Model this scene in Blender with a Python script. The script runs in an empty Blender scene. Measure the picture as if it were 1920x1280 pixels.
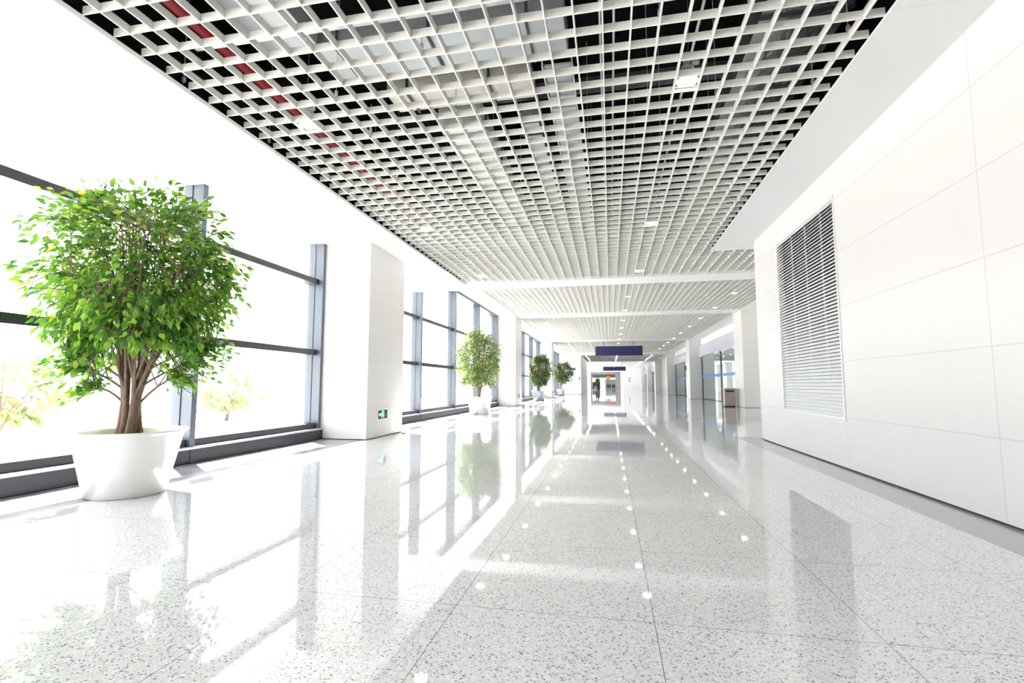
import bpy, math, random
from mathutils import Vector, Matrix, noise
R = math.radians
C = bpy.context.scene.collection
sc = bpy.context.scene
random.seed(7)

# ------------------------------------------------------------------ materials
def new_mat(name):
    m = bpy.data.materials.new(name); m.use_nodes = True
    nt = m.node_tree; b = nt.nodes['Principled BSDF']
    return m, nt, b

def plain(name, col, rough=0.5, metal=0.0, spec=0.5, bump=0.0, bscale=60):
    m, nt, b = new_mat(name)
    b.inputs['Base Color'].default_value = (*col, 1)
    b.inputs['Roughness'].default_value = rough
    b.inputs['Metallic'].default_value = metal
    b.inputs['Specular IOR Level'].default_value = spec
    n = nt.nodes.new('ShaderNodeTexNoise'); n.inputs['Scale'].default_value = bscale
    n.inputs['Detail'].default_value = 3
    tc = nt.nodes.new('ShaderNodeTexCoord'); nt.links.new(tc.outputs['Object'], n.inputs['Vector'])
    mr = nt.nodes.new('ShaderNodeMapRange')
    mr.inputs['To Min'].default_value = max(0.0, rough - 0.04); mr.inputs['To Max'].default_value = min(1.0, rough + 0.04)
    nt.links.new(n.outputs['Fac'], mr.inputs['Value']); nt.links.new(mr.outputs['Result'], b.inputs['Roughness'])
    if bump:
        bp = nt.nodes.new('ShaderNodeBump'); bp.inputs['Strength'].default_value = bump
        bp.inputs['Distance'].default_value = 0.02
        nt.links.new(n.outputs['Fac'], bp.inputs['Height']); nt.links.new(bp.outputs['Normal'], b.inputs['Normal'])
    return m

def emis(name, col, s):
    m, nt, b = new_mat(name)
    b.inputs['Base Color'].default_value = (*col, 1)
    b.inputs['Emission Color'].default_value = (*col, 1)
    b.inputs['Emission Strength'].default_value = s
    return m

def mth(nt, op, a, b=None, c=None):
    n = nt.nodes.new('ShaderNodeMath'); n.operation = op
    for i, v in enumerate((a, b, c)):
        if v is None: continue
        if isinstance(v, (int, float)): n.inputs[i].default_value = v
        else: nt.links.new(v, n.inputs[i])
    return n.outputs[0]

def line_mask(nt, coord, off, per, w):
    # 1 on a joint of half width w at off + k*per
    t = mth(nt, 'DIVIDE', mth(nt, 'SUBTRACT', coord, off), per)
    d = mth(nt, 'ABSOLUTE', mth(nt, 'SUBTRACT', t, mth(nt, 'ROUND', t)))
    return mth(nt, 'LESS_THAN', mth(nt, 'MULTIPLY', d, per), w)

def panelled(name, col, joints, dark=0.72, rough=0.35, w=0.004):
    """white wall panels; joints = [(axis, offset, period)] in world metres"""
    m, nt, b = new_mat(name)
    g = nt.nodes.new('ShaderNodeNewGeometry'); s = nt.nodes.new('ShaderNodeSeparateXYZ')
    nt.links.new(g.outputs['Position'], s.inputs[0])
    mask = None
    for ax, off, per in joints:
        k = line_mask(nt, s.outputs['XYZ'.index(ax)], off, per, w)
        mask = k if mask is None else mth(nt, 'MAXIMUM', mask, k)
    mx = nt.nodes.new('ShaderNodeMix'); mx.data_type = 'RGBA'
    nt.links.new(mask, mx.inputs['Factor'])
    mx.inputs['A'].default_value = (*col, 1)
    mx.inputs['B'].default_value = (col[0]*dark, col[1]*dark, col[2]*dark*1.0, 1)
    nt.links.new(mx.outputs['Result'], b.inputs['Base Color'])
    bp = nt.nodes.new('ShaderNodeBump'); bp.invert = True
    bp.inputs['Strength'].default_value = 0.5; bp.inputs['Distance'].default_value = 0.004
    nt.links.new(mask, bp.inputs['Height']); nt.links.new(bp.outputs['Normal'], b.inputs['Normal'])
    b.inputs['Roughness'].default_value = rough
    b.inputs['Specular IOR Level'].default_value = 0.3
    return m

def granite():
    m, nt, b = new_mat('polished_granite')
    g = nt.nodes.new('ShaderNodeNewGeometry'); s = nt.nodes.new('ShaderNodeSeparateXYZ')
    nt.links.new(g.outputs['Position'], s.inputs[0])
    # speckle
    v = nt.nodes.new('ShaderNodeTexVoronoi'); v.inputs['Scale'].default_value = 130
    nt.links.new(g.outputs['Position'], v.inputs['Vector'])
    sp = nt.nodes.new('ShaderNodeSeparateColor'); nt.links.new(v.outputs['Color'], sp.inputs[0])
    r1 = nt.nodes.new('ShaderNodeValToRGB'); cr = r1.color_ramp
    cr.interpolation = 'LINEAR'
    cr.elements[0].position = 0.0; cr.elements[0].color = (0.22, 0.24, 0.27, 1)
    cr.elements[1].position = 1.0; cr.elements[1].color = (0.96, 0.96, 0.97, 1)
    for p, c in ((0.06, (0.33, 0.345, 0.375)), (0.12, (0.74, 0.74, 0.755)), (0.45, (0.80, 0.80, 0.815)), (0.9, (0.88, 0.88, 0.885))):
        e = cr.elements.new(p); e.color = (*c, 1)
    nt.links.new(sp.outputs[0], r1.inputs[0])
    n = nt.nodes.new('ShaderNodeTexNoise'); n.inputs['Scale'].default_value = 38; n.inputs['Detail'].default_value = 6
    nt.links.new(g.outputs['Position'], n.inputs['Vector'])
    r2 = nt.nodes.new('ShaderNodeValToRGB'); r2.color_ramp.elements[0].position = 0.3; r2.color_ramp.elements[1].position = 0.7
    r2.color_ramp.elements[0].color = (0.88, 0.88, 0.88, 1); r2.color_ramp.elements[1].color = (1.07, 1.07, 1.07, 1)
    nt.links.new(n.outputs['Fac'], r2.inputs[0])
    mm = nt.nodes.new('ShaderNodeMix'); mm.data_type = 'RGBA'; mm.blend_type = 'MULTIPLY'; mm.inputs['Factor'].default_value = 1
    nt.links.new(r1.outputs[0], mm.inputs['A']); nt.links.new(r2.outputs[0], mm.inputs['B'])
    # joints
    k = mth(nt, 'MAXIMUM', line_mask(nt, s.outputs['X'], 0.2, 1.048, 0.0018), line_mask(nt, s.outputs['Y'], 2.70, 1.105, 0.0018))
    mx = nt.nodes.new('ShaderNodeMix'); mx.data_type = 'RGBA'
    nt.links.new(k, mx.inputs['Factor']); nt.links.new(mm.outputs['Result'], mx.inputs['A'])
    mx.inputs['B'].default_value = (0.17, 0.17, 0.18, 1)
    nt.links.new(mx.outputs['Result'], b.inputs['Base Color'])
    # each slab is polished a touch differently
    n2 = nt.nodes.new('ShaderNodeTexNoise'); n2.inputs['Scale'].default_value = 0.9
    nt.links.new(g.outputs['Position'], n2.inputs['Vector'])
    bp = nt.nodes.new('ShaderNodeBump'); bp.inputs['Strength'].default_value = 0.03; bp.inputs['Distance'].default_value = 0.012
    nt.links.new(n2.outputs['Fac'], bp.inputs['Height']); nt.links.new(bp.outputs['Normal'], b.inputs['Normal'])
    b.inputs['Roughness'].default_value = 0.035
    b.inputs['IOR'].default_value = 1.62
    return m

def stone(name, col, var, rough, sc_=3.0, jy=0.9):
    m, nt, b = new_mat(name)
    g = nt.nodes.new('ShaderNodeNewGeometry'); s = nt.nodes.new('ShaderNodeSeparateXYZ')
    nt.links.new(g.outputs['Position'], s.inputs[0])
    n = nt.nodes.new('ShaderNodeTexNoise'); n.inputs['Scale'].default_value = sc_; n.inputs['Detail'].default_value = 7
    nt.links.new(g.outputs['Position'], n.inputs['Vector'])
    r = nt.nodes.new('ShaderNodeValToRGB')
    r.color_ramp.elements[0].position = 0.35; r.color_ramp.elements[1].position = 0.65
    r.color_ramp.elements[0].color = (*[c*(1-var) for c in col], 1); r.color_ramp.elements[1].color = (*[c*(1+var) for c in col], 1)
    nt.links.new(n.outputs['Fac'], r.inputs[0])
    k = line_mask(nt, s.outputs['Y'], 0.4, jy, 0.003)
    mx = nt.nodes.new('ShaderNodeMix'); mx.data_type = 'RGBA'
    nt.links.new(k, mx.inputs['Factor']); nt.links.new(r.outputs[0], mx.inputs['A'])
    mx.inputs['B'].default_value = (*[c*0.6 for c in col], 1)
    nt.links.new(mx.outputs['Result'], b.inputs['Base Color'])
    b.inputs['Roughness'].default_value = rough
    return m

def leaves_mat(name, cols, trans=0.5):
    m = bpy.data.materials.new(name); m.use_nodes = True; nt = m.node_tree
    b = nt.nodes['Principled BSDF']; out = nt.nodes['Material Output']
    g = nt.nodes.new('ShaderNodeNewGeometry')
    r = nt.nodes.new('ShaderNodeValToRGB'); cr = r.color_ramp
    cr.elements[0].position = 0; cr.elements[0].color = (*cols[0], 1)
    cr.elements[1].position = 1; cr.elements[1].color = (*cols[-1], 1)
    for i, c in enumerate(cols[1:-1]):
        e = cr.elements.new([0.25, 0.6, 0.965, 0.98][i]); e.color = (*c, 1)
    nt.links.new(g.outputs['Random Per Island'], r.inputs[0])
    nt.links.new(r.outputs[0], b.inputs['Base Color'])
    b.inputs['Roughness'].default_value = 0.38
    t = nt.nodes.new('ShaderNodeBsdfTranslucent')
    br = nt.nodes.new('ShaderNodeMix'); br.data_type = 'RGBA'; br.blend_type = 'MULTIPLY'; br.inputs['Factor'].default_value = 1
    nt.links.new(r.outputs[0], br.inputs['A']); br.inputs['B'].default_value = (1.9, 1.7, 0.8, 1)
    nt.links.new(br.outputs['Result'], t.inputs['Color'])
    mix = nt.nodes.new('ShaderNodeMixShader'); mix.inputs[0].default_value = trans
    nt.links.new(b.outputs[0], mix.inputs[1]); nt.links.new(t.outputs[0], mix.inputs[2])
    nt.links.new(mix.outputs[0], out.inputs['Surface'])
    return m

def pane(name, tint, refl=1.0, diff=0.0, dcol=(1, 1, 1), ior=1.5):
    """thin glass: see-through, reflecting more at grazing angles"""
    m = bpy.data.materials.new(name); m.use_nodes = True; nt = m.node_tree
    nt.nodes.remove(nt.nodes['Principled BSDF']); out = nt.nodes['Material Output']
    t = nt.nodes.new('ShaderNodeBsdfTransparent'); t.inputs[0].default_value = (*tint, 1)
    g = nt.nodes.new('ShaderNodeBsdfGlossy'); g.inputs['Roughness'].default_value = 0.01
    g.inputs['Color'].default_value = (refl, refl, refl, 1)
    ge = nt.nodes.new('ShaderNodeNewGeometry'); vm = nt.nodes.new('ShaderNodeVectorMath'); vm.operation = 'DOT_PRODUCT'
    nt.links.new(ge.outputs['Incoming'], vm.inputs[0]); nt.links.new(ge.outputs['Normal'], vm.inputs[1])
    f0 = ((ior-1)/(ior+1))**2
    gr = mth(nt, 'POWER', mth(nt, 'SUBTRACT', 1.0, mth(nt, 'ABSOLUTE', vm.outputs['Value'])), 5)
    fac = mth(nt, 'MULTIPLY_ADD', gr, 1-f0, f0)
    base = t.outputs[0]
    if diff:
        d = nt.nodes.new('ShaderNodeBsdfDiffuse'); d.inputs[0].default_value = (*dcol, 1)
        mx = nt.nodes.new('ShaderNodeMixShader'); mx.inputs[0].default_value = diff
        nt.links.new(base, mx.inputs[1]); nt.links.new(d.outputs[0], mx.inputs[2]); base = mx.outputs[0]
    m2 = nt.nodes.new('ShaderNodeMixShader')
    nt.links.new(fac, m2.inputs[0]); nt.links.new(base, m2.inputs[1]); nt.links.new(g.outputs[0], m2.inputs[2])
    nt.links.new(m2.outputs[0], out.inputs['Surface'])
    return m

M = {}
M['floor'] = granite()
M['strip_dark'] = stone('grey_border_stone', (0.30, 0.29, 0.32), 0.25, 0.25, 2.2, 0.95)
M['strip_light'] = stone('pale_border_stone', (0.43, 0.43, 0.46), 0.03, 0.12, 1.2, 50)
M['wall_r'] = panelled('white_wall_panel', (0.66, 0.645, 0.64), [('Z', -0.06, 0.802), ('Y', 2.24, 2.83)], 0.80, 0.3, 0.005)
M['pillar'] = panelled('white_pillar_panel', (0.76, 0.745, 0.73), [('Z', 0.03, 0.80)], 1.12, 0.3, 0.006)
M['white'] = plain('white_paint', (0.85, 0.845, 0.84), 0.45, 0, 0.4)
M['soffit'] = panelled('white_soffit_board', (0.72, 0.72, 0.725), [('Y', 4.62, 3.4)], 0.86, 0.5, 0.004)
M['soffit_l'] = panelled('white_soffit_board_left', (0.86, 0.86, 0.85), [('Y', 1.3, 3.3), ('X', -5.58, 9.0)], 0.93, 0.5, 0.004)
M['grid'] = plain('pale_grey_grid', (0.745, 0.745, 0.70), 0.45, 0, 0.4)
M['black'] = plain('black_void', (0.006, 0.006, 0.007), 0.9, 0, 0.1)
M['gap'] = plain('shadow_gap_black', (0.02, 0.02, 0.022), 0.6)
M['frame'] = plain('slate_grey_metal', (0.105, 0.125, 0.155), 0.32, 0.25, 0.6)
M['frame2'] = plain('charcoal_metal', (0.035, 0.037, 0.045), 0.38, 0.2, 0.5)
M['ledge'] = plain('pale_ledge_metal', (0.55, 0.56, 0.58), 0.35, 0.3)
M['glass'] = pane('clear_window_glass', (0.975, 0.975, 0.975), 0.8)
M['shop_glass'] = pane('green_tinted_glass', (0.50, 0.60, 0.585), 1.0, 0.55, (0.44, 0.54, 0.52), 1.75)
M['band'] = plain('blue_film', (0.10, 0.27, 0.62), 0.4)
M['fascia'] = plain('lavender_white_panel', (0.66, 0.67, 0.78), 0.12, 0, 0.8)
M['pot'] = plain('satin_silver_pot', (0.80, 0.80, 0.79), 0.3, 0.35, 0.5)
M['pot2'] = plain('satin_grey_pot', (0.36, 0.37, 0.41), 0.35, 0.35, 0.5)
M['soil'] = plain('brown_potting_soil', (0.10, 0.06, 0.035), 0.95, 0, 0.2, 1.0, 60)
M['bark'] = plain('brown_bark', (0.26, 0.185, 0.14), 0.8, 0, 0.2, 0.7, 70)
M['leaf'] = leaves_mat('ficus_leaf', [(0.03, 0.105, 0.028), (0.065, 0.19, 0.04), (0.125, 0.29, 0.055), (0.24, 0.42, 0.08), (0.5, 0.44, 0.06)], 0.47)
M['leaf_sunlit'] = leaves_mat('sunlit_ficus_leaf', [(0.06, 0.15, 0.04), (0.12, 0.25, 0.07), (0.20, 0.34, 0.12), (0.36, 0.46, 0.24), (0.5, 0.52, 0.30)], 0.45)  # sunlight on the second tree put into whiter leaf colours
M['leaf_dark'] = leaves_mat('dark_ficus_leaf', [(0.015, 0.04, 0.012), (0.035, 0.085, 0.022), (0.06, 0.13, 0.03), (0.10, 0.17, 0.05), (0.14, 0.2, 0.07)], 0.35)
M['leaf_out'] = leaves_mat('garden_leaf', [(0.16, 0.22, 0.10), (0.20, 0.27, 0.13), (0.24, 0.30, 0.16), (0.26, 0.32, 0.18), (0.28, 0.33, 0.2)], 0.25)
M['lens'] = emis('lamp_lens', (1.0, 0.98, 0.94), 5)
M['lens_strong'] = emis('strong_lamp_lens', (1.0, 0.99, 0.97), 38)
M['lampmetal'] = plain('lamp_housing_metal', (0.75, 0.75, 0.73), 0.25, 0.6)
M['galv'] = plain('galvanised_duct', (0.55, 0.60, 0.62), 0.38, 0.55, 0.5, 0.15, 3)
M['cream'] = plain('cream_duct_wrap', (0.66, 0.63, 0.56), 0.6, 0.0, 0.3, 0.2, 4)
M['foil'] = plain('crinkled_foil', (0.42, 0.43, 0.45), 0.22, 0.75, 0.5, 1.0, 9)
M['ductwhite'] = plain('white_duct_wrap', (0.75, 0.75, 0.75), 0.35, 0.3, 0.5, 0.8, 7)
M['steel'] = plain('dark_steel', (0.10, 0.10, 0.11), 0.5, 0.4)
M['steel2'] = plain('bright_steel', (0.70, 0.72, 0.74), 0.3, 0.6)
M['red'] = plain('red_pipe_paint', (0.30, 0.015, 0.02), 0.4)
M['navy'] = plain('navy_sign_face', (0.010, 0.016, 0.085), 0.45)
M['navy_edge'] = plain('dark_sign_frame', (0.025, 0.028, 0.07), 0.4)
M['sign_black'] = plain('dark_green_glass', (0.03, 0.06, 0.05), 0.2)
M['sign_green'] = emis('green_pictogram', (0.25, 0.72, 0.50), 0.35)
M['sign_pale'] = emis('pale_arrow', (0.75, 0.9, 0.82), 0.3)
M['bin'] = plain('brushed_bin_steel', (0.30, 0.26, 0.23), 0.3, 0.6)
M['bin_side'] = plain('bin_side_steel', (0.5, 0.5, 0.47), 0.3, 0.6)
M['orange'] = plain('orange_banner', (0.85, 0.20, 0.06), 0.5)
M['grey_wall2'] = plain('pale_grey_wall', (0.80, 0.80, 0.78), 0.5)
M['grey_wall'] = plain('grey_wall', (0.36, 0.36, 0.345), 0.5)
M['lintel'] = plain('dark_lintel', (0.08, 0.08, 0.075), 0.5)
M['ground'] = stone('pale_paving', (0.62, 0.60, 0.58), 0.08, 0.9, 0.4, 3.0)
M['bldg'] = plain('white_facade', (0.80, 0.79, 0.76), 0.8)
M['bldg_glass'] = plain('pale_cyan_glazing', (0.30, 0.52, 0.60), 0.15, 0, 0.6)
M['skin'] = plain('skin', (0.55, 0.36, 0.27), 0.5)
M['hair'] = plain('dark_hair', (0.02, 0.015, 0.012), 0.5)
M['cloth_dark'] = plain('dark_cloth', (0.04, 0.04, 0.07), 0.8)
M['cloth_maroon'] = plain('maroon_cloth', (0.20, 0.03, 0.05), 0.8)
M['cloth_pale'] = plain('pale_cloth', (0.5, 0.48, 0.42), 0.8)
M['kiosk'] = plain('dark_kiosk', (0.03, 0.035, 0.04), 0.4)

# ------------------------------------------------------------------ helpers
def tag(o, label=None, cat=None, group=None, kind=None):
    if label: o['label'] = label
    if cat: o['category'] = cat
    if group: o['group'] = group
    if kind: o['kind'] = kind
    return o

def empty(name, loc=(0, 0, 0), label=None, cat=None, group=None, kind=None, rz=0):
    o = bpy.data.objects.new(name, None); C.objects.link(o)
    o.location = loc; o.rotation_euler = (0, 0, rz); o.empty_display_size = 0.2
    return tag(o, label, cat, group, kind)

class MB:
    def __init__(s): s.v = []; s.f = []; s.smooth = []
    def box(s, x0, x1, y0, y1, z0, z1):
        n = len(s.v)
        s.v += [(x0,y0,z0),(x1,y0,z0),(x1,y1,z0),(x0,y1,z0),(x0,y0,z1),(x1,y0,z1),(x1,y1,z1),(x0,y1,z1)]
        s.f += [tuple(n+i for i in q) for q in ((0,3,2,1),(4,5,6,7),(0,1,5,4),(1,2,6,5),(2,3,7,6),(3,0,4,7))]
        return s
    def boxm(s, mat, sx, sy, sz):
        n = len(s.v); h = (sx/2, sy/2, sz/2)
        for a, b, c in ((-1,-1,-1),(1,-1,-1),(1,1,-1),(-1,1,-1),(-1,-1,1),(1,-1,1),(1,1,1),(-1,1,1)):
            s.v.append(tuple(mat @ Vector((a*h[0], b*h[1], c*h[2]))))
        s.f += [tuple(n+i for i in q) for q in ((0,3,2,1),(4,5,6,7),(0,1,5,4),(1,2,6,5),(2,3,7,6),(3,0,4,7))]
        return s
    def lathe(s, prof, cx=0, cy=0, n=48, cap0=True, cap1=False):
        b0 = len(s.v)
        for r, z in prof:
            for i in range(n):
                a = 2*math.pi*i/n; s.v.append((cx+r*math.cos(a), cy+r*math.sin(a), z))
        for j in range(len(prof)-1):
            for i in range(n):
                i2 = (i+1) % n
                s.f.append((b0+j*n+i, b0+j*n+i2, b0+(j+1)*n+i2, b0+(j+1)*n+i))
        if cap0: s.f.append(tuple(b0+i for i in range(n-1, -1, -1)))
        if cap1: s.f.append(tuple(b0+(len(prof)-1)*n+i for i in range(n)))
        return s
    def tube(s, pts, rad, n=7, cap=True):
        pts = [Vector(p) for p in pts]; b0 = len(s.v)
        if not isinstance(rad, (list, tuple)): rad = [rad]*len(pts)
        ref = None
        for j, p in enumerate(pts):
            d = (pts[min(j+1, len(pts)-1)] - pts[max(j-1, 0)]).normalized()
            if ref is None:
                ref = Vector((0, 0, 1)) if abs(d.z) < 0.9 else Vector((1, 0, 0))
            u = (ref - d*ref.dot(d)).normalized(); w = d.cross(u); ref = u
            for i in range(n):
                a = 2*math.pi*i/n
                s.v.append(tuple(p + (u*math.cos(a) + w*math.sin(a))*rad[j]))
        for j in range(len(pts)-1):
            for i in range(n):
                i2 = (i+1) % n
                s.f.append((b0+j*n+i, b0+j*n+i2, b0+(j+1)*n+i2, b0+(j+1)*n+i))
        if cap:
            s.f.append(tuple(b0+i for i in range(n-1, -1, -1)))
            s.f.append(tuple(b0+(len(pts)-1)*n+i for i in range(n)))
        return s
    def prism(s, poly, mat, t):
        """flat outline poly (x,y) extruded by t along local z"""
        n = len(s.v); k = len(poly)
        for z in (0, t):
            for x, y in poly: s.v.append(tuple(mat @ Vector((x, y, z))))
        s.f.append(tuple(n+i for i in range(k-1, -1, -1))); s.f.append(tuple(n+k+i for i in range(k)))
        for i in range(k): s.f.append((n+i, n+(i+1) % k, n+k+(i+1) % k, n+k+i))
        return s
    def build(s, name, mat, parent=None, smooth=False, kind=None, bevel=0, loc=None):
        me = bpy.data.meshes.new(name); me.from_pydata(s.v, [], s.f); me.update()
        if mat: me.materials.append(mat)
        o = bpy.data.objects.new(name, me); C.objects.link(o)
        if parent:
            o.parent = parent
            o.matrix_parent_inverse = parent.matrix_basis.inverted() if loc == 'world' else Matrix()
        if smooth:
            for p in me.polygons: p.use_smooth = True
        if bevel:
            b = o.modifiers.new('bevel', 'BEVEL'); b.width = bevel; b.segments = 2; b.limit_method = 'ANGLE'
        if kind: o['kind'] = kind
        return o

def sbox(name, mat, x0, x1, y0, y1, z0, z1, **k):
    return MB().box(x0, x1, y0, y1, z0, z1).build(name, mat, **k)

# ------------------------------------------------------------------ the hall
YB = -12.0                       # where the hall is closed behind the camera
XW = -6.4                        # inner face of the window frames
LOW, HIGH = 4.5, 5.3             # underside of the near and the far grid ceiling
sbox('floor', M['floor'], -5.35, 2.83, YB, 12.45, -0.12, 0, kind='structure')
f2 = MB(); f2.box(-5.35, 8.6, 12.45, 81, -0.12, 0); f2.box(-6.9, 8.6, 81, 205, -0.12, 0); f2.box(8.6, 14, 12.45, 81, -0.12, 0)
f2.build('floor', M['floor'], kind='structure')
sbox('trim_1', M['strip_dark'], -6.9, -5.35, YB, 81, -0.12, 0.0, kind='structure')
sbox('trim_2', M['strip_light'], 2.83, 3.6, YB, 12.45, -0.12, 0.0, kind='structure')

# right wall with the louvre opening
LY0, LY1, LZ0, LZ1 = 7.92, 10.5, 0.71, 4.02
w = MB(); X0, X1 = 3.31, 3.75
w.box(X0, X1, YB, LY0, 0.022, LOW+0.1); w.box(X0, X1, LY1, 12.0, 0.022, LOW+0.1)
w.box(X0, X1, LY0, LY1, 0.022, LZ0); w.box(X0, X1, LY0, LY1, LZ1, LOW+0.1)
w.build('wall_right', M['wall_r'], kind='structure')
sbox('wall_right', M['white'], 3.75, 8.0, 11.6, 12.0, 0, LOW+0.1, kind='structure')
sbox('baseboard_right', M['gap'], 3.325, 3.75, YB, 11.99, 0.0, 0.022, kind='structure')

# right soffit, left soffit
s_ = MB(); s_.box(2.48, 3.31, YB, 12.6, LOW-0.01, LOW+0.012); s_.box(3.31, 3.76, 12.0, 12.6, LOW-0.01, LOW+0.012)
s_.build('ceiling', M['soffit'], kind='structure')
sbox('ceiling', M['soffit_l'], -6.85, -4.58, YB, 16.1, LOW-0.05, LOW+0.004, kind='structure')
# near beam, and the riser up to the higher ceiling
sbox('trim_3', M['white'], -4.58, 8.2, 15.12, 16.1, LOW-0.04, LOW+0.3, kind='structure')
sbox('trim_3', M['white'], -6.85, 8.2, 16.0, 16.1, LOW+0.06, 7.0, kind='structure')

# left soffit and fascia in the far part
sbox('ceiling', M['white'], -6.85, -5.35, 16.1, 63.6, HIGH-0.02, HIGH+0.25, kind='structure')

def grid(x0, x1, y0, y1, z, px=0.2575, py=0.283, ox=-4.39, oy=3.295, t=0.013, h=0.08):
    g = MB()
    k = math.ceil((x0-ox)/px)
    while ox+k*px < x1:
        x = ox+k*px; g.box(x-t/2, x+t/2, y0, y1, z, z+h); k += 1
    k = math.ceil((y0-oy)/py)
    while oy+k*py < y1:
        y = oy+k*py; g.box(x0, x1, y-t/2, y+t/2, z+0.0004, z+h-0.0004); k += 1
    return g.build('ceiling', M['grid'], kind='structure')
g = grid(-4.575, 2.478, -3, 12.6, LOW)
g['label'] = 'open cell ceiling grid'
grid(-4.575, 8.0, 12.6, 15.1, LOW)
grid(-5.35, 7.02, 16.1, 28.1, HIGH)
grid(-5.35, 7.02, 29.4, 45.3, HIGH)
grid(-5.35, 7.02, 46.5, 63.0, HIGH, 0.515, 0.566)
grid(-3.65, 7.02, 64.2, 80.0, 5.12, 0.515, 0.566)
sbox('ceiling', M['grid'], -4.575, 2.478, YB, -3, LOW, LOW+0.1, kind='structure')
# beams of the far part
for y0, y1 in ((28.1, 29.4), (45.3, 46.5)):
    sbox('trim_4', M['white'], -5.35, 7.02, y0, y1, HIGH-0.03, HIGH+0.3, kind='structure')
sbox('trim_5', M['white'], -5.35, 7.02, 63.0, 64.2, 5.05, 6.5, kind='structure')
sbox('trim_5', M['grey_wall2'], -3.65, 7.02, 80.0, 81.2, 4.98, 6.5, kind='structure')
# dark void above the grids
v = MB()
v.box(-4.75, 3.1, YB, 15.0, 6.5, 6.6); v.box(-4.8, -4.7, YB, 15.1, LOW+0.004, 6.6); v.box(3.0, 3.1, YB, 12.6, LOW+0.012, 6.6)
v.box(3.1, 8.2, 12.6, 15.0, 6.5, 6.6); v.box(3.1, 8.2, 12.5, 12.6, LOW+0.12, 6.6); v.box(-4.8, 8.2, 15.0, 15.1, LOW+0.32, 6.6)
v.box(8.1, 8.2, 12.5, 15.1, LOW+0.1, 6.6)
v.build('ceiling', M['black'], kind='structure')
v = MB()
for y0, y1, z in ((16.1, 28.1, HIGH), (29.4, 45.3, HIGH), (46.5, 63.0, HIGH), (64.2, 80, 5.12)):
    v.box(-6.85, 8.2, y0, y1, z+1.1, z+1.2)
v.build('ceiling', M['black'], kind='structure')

# roof slab over everything, and the lining above the wall recesses
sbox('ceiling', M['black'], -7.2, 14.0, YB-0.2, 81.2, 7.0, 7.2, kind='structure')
sbox('ceiling', M['white'], 7.02, 8.05, 16.1, 81.2, HIGH, HIGH+0.1, kind='structure')
sbox('wall_left', M['white'], -7.1, -6.85, 12.0, 81.2, HIGH-0.02, 7.0, kind='structure')
sbox('wall_left', M['white'], -7.1, -6.85, YB, 12.0, LOW, 7.0, kind='structure')
# back of the hall behind the camera
sbox('wall_back', M['white'], -6.9, 3.75, YB-0.2, YB, 0, LOW+0.1, kind='structure')

# ------------------------------------------------------------------ pillars
def pillar(x0, x1, y0, y1, top, label, group=None):
    e = empty('pillar', ((x0+x1)/2, (y0+y1)/2, 0), label, 'pillar', group)
    cx, cy = (x0+x1)/2, (y0+y1)/2
    MB().box(x0-cx, x1-cx, y0-cy, y1-cy, 0.015, top).build('shaft', M['pillar'], e, bevel=0.006)
    MB().box(x0-cx+.012, x1-cx-.012, y0-cy+.012, y1-cy-.012, 0.0, 0.015).build('base_gap', M['gap'], e)
    return e
pillar(-7.0, -5.29, 10.12, 12.02, LOW-0.05, 'large white panelled pillar beside the biggest potted tree, green exit sign near its foot')
pillar(-7.0, -5.36, 28.0, 30.0, HIGH-0.02, 'white pillar on the window side just behind the second potted tree')
pillar(-7.0, -5.36, 46.0, 48.0, HIGH-0.02, 'white pillar on the window side between the two small dark potted trees')
pillar(-7.0, -5.3, -7.9, -6.0, LOW-0.05, 'white pillar on the window side behind the viewpoint')
for y0, lab in ((28.25, 'white pillar on the right side, grey bin standing in front of it'),
                (46.25, 'second white pillar on the right side, between the two glazed shopfronts'),
                (64.2, 'white pillar on the right side where the ceiling first drops'),
                (80.7, 'distant white pillar on the right side at the second ceiling drop'),
                (98, 'distant white pillar on the right side, second from the far end'),
                (116, 'farthest white pillar on the right side')):
    pillar(7.0, 8.1, y0, y0+1.8, HIGH if y0 < 64 else 5.3, lab)

# ------------------------------------------------------------------ left window wall
def mark(e, name, mat, *b, **k):
    return MB().box(*b).build(name, mat, e, **k)
def window(n, y0, y1, edges, top, trans=(1.94, 3.55)):
    e = empty('window_%d' % n, (0, 0, 0), kind='structure')
    mark(e, 'window_glass', M['glass'], -6.70, -6.69, y0, y1, 0.25, top)
    for y in edges:
        m = MB(); m.box(XW-0.36, XW, y-0.10, y, 0.25, top)
        m.box(XW-0.36, XW-0.20, y-0.115, y-0.10, 0.25, top)
        m.build('mullion', M['frame'], e, bevel=0.004)
    for z in trans:
        mark(e, 'transom', M['frame2'], XW-0.34, XW-0.10, y0, y1, z-0.06, z+0.06)
    mark(e, 'bottom_rail', M['frame2'], XW-0.34, XW-0.06, y0, y1, 0.26, 0.36)
    if n > 1: mark(e, 'head_rail', M['frame2'], XW-0.34, XW-0.02, y0, y1, top-0.09, top)
    mark(e, 'sill_ledge', M['ledge'], XW-0.45, XW+0.06, y0, y1, 0.215, 0.25)
    m = MB(); m.box(XW-0.45, XW+0.05, y0, y1, 0.012, 0.215)
    m.build('sill_box', M['frame2'], e, bevel=0.004)
    for y in edges:
        if y0+0.3 < y < y1-0.3: mark(e, 'joint_cover', M['frame2'], XW+0.05, XW+0.058, y-0.13, y-0.05, 0.012, 0.215)
    mark(e, 'shadow_gap', M['gap'], XW-0.4, XW+0.035, y0, y1, 0, 0.012)
    return e
window(1, YB, 10.12, (10.12, 6.69, 2.8, -1.1, -5.0, -8.9), LOW-0.05)
window(2, 12.02, 28.0, (12.3, 16.14, 20.02, 23.95, 27.9), HIGH-0.03)
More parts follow.
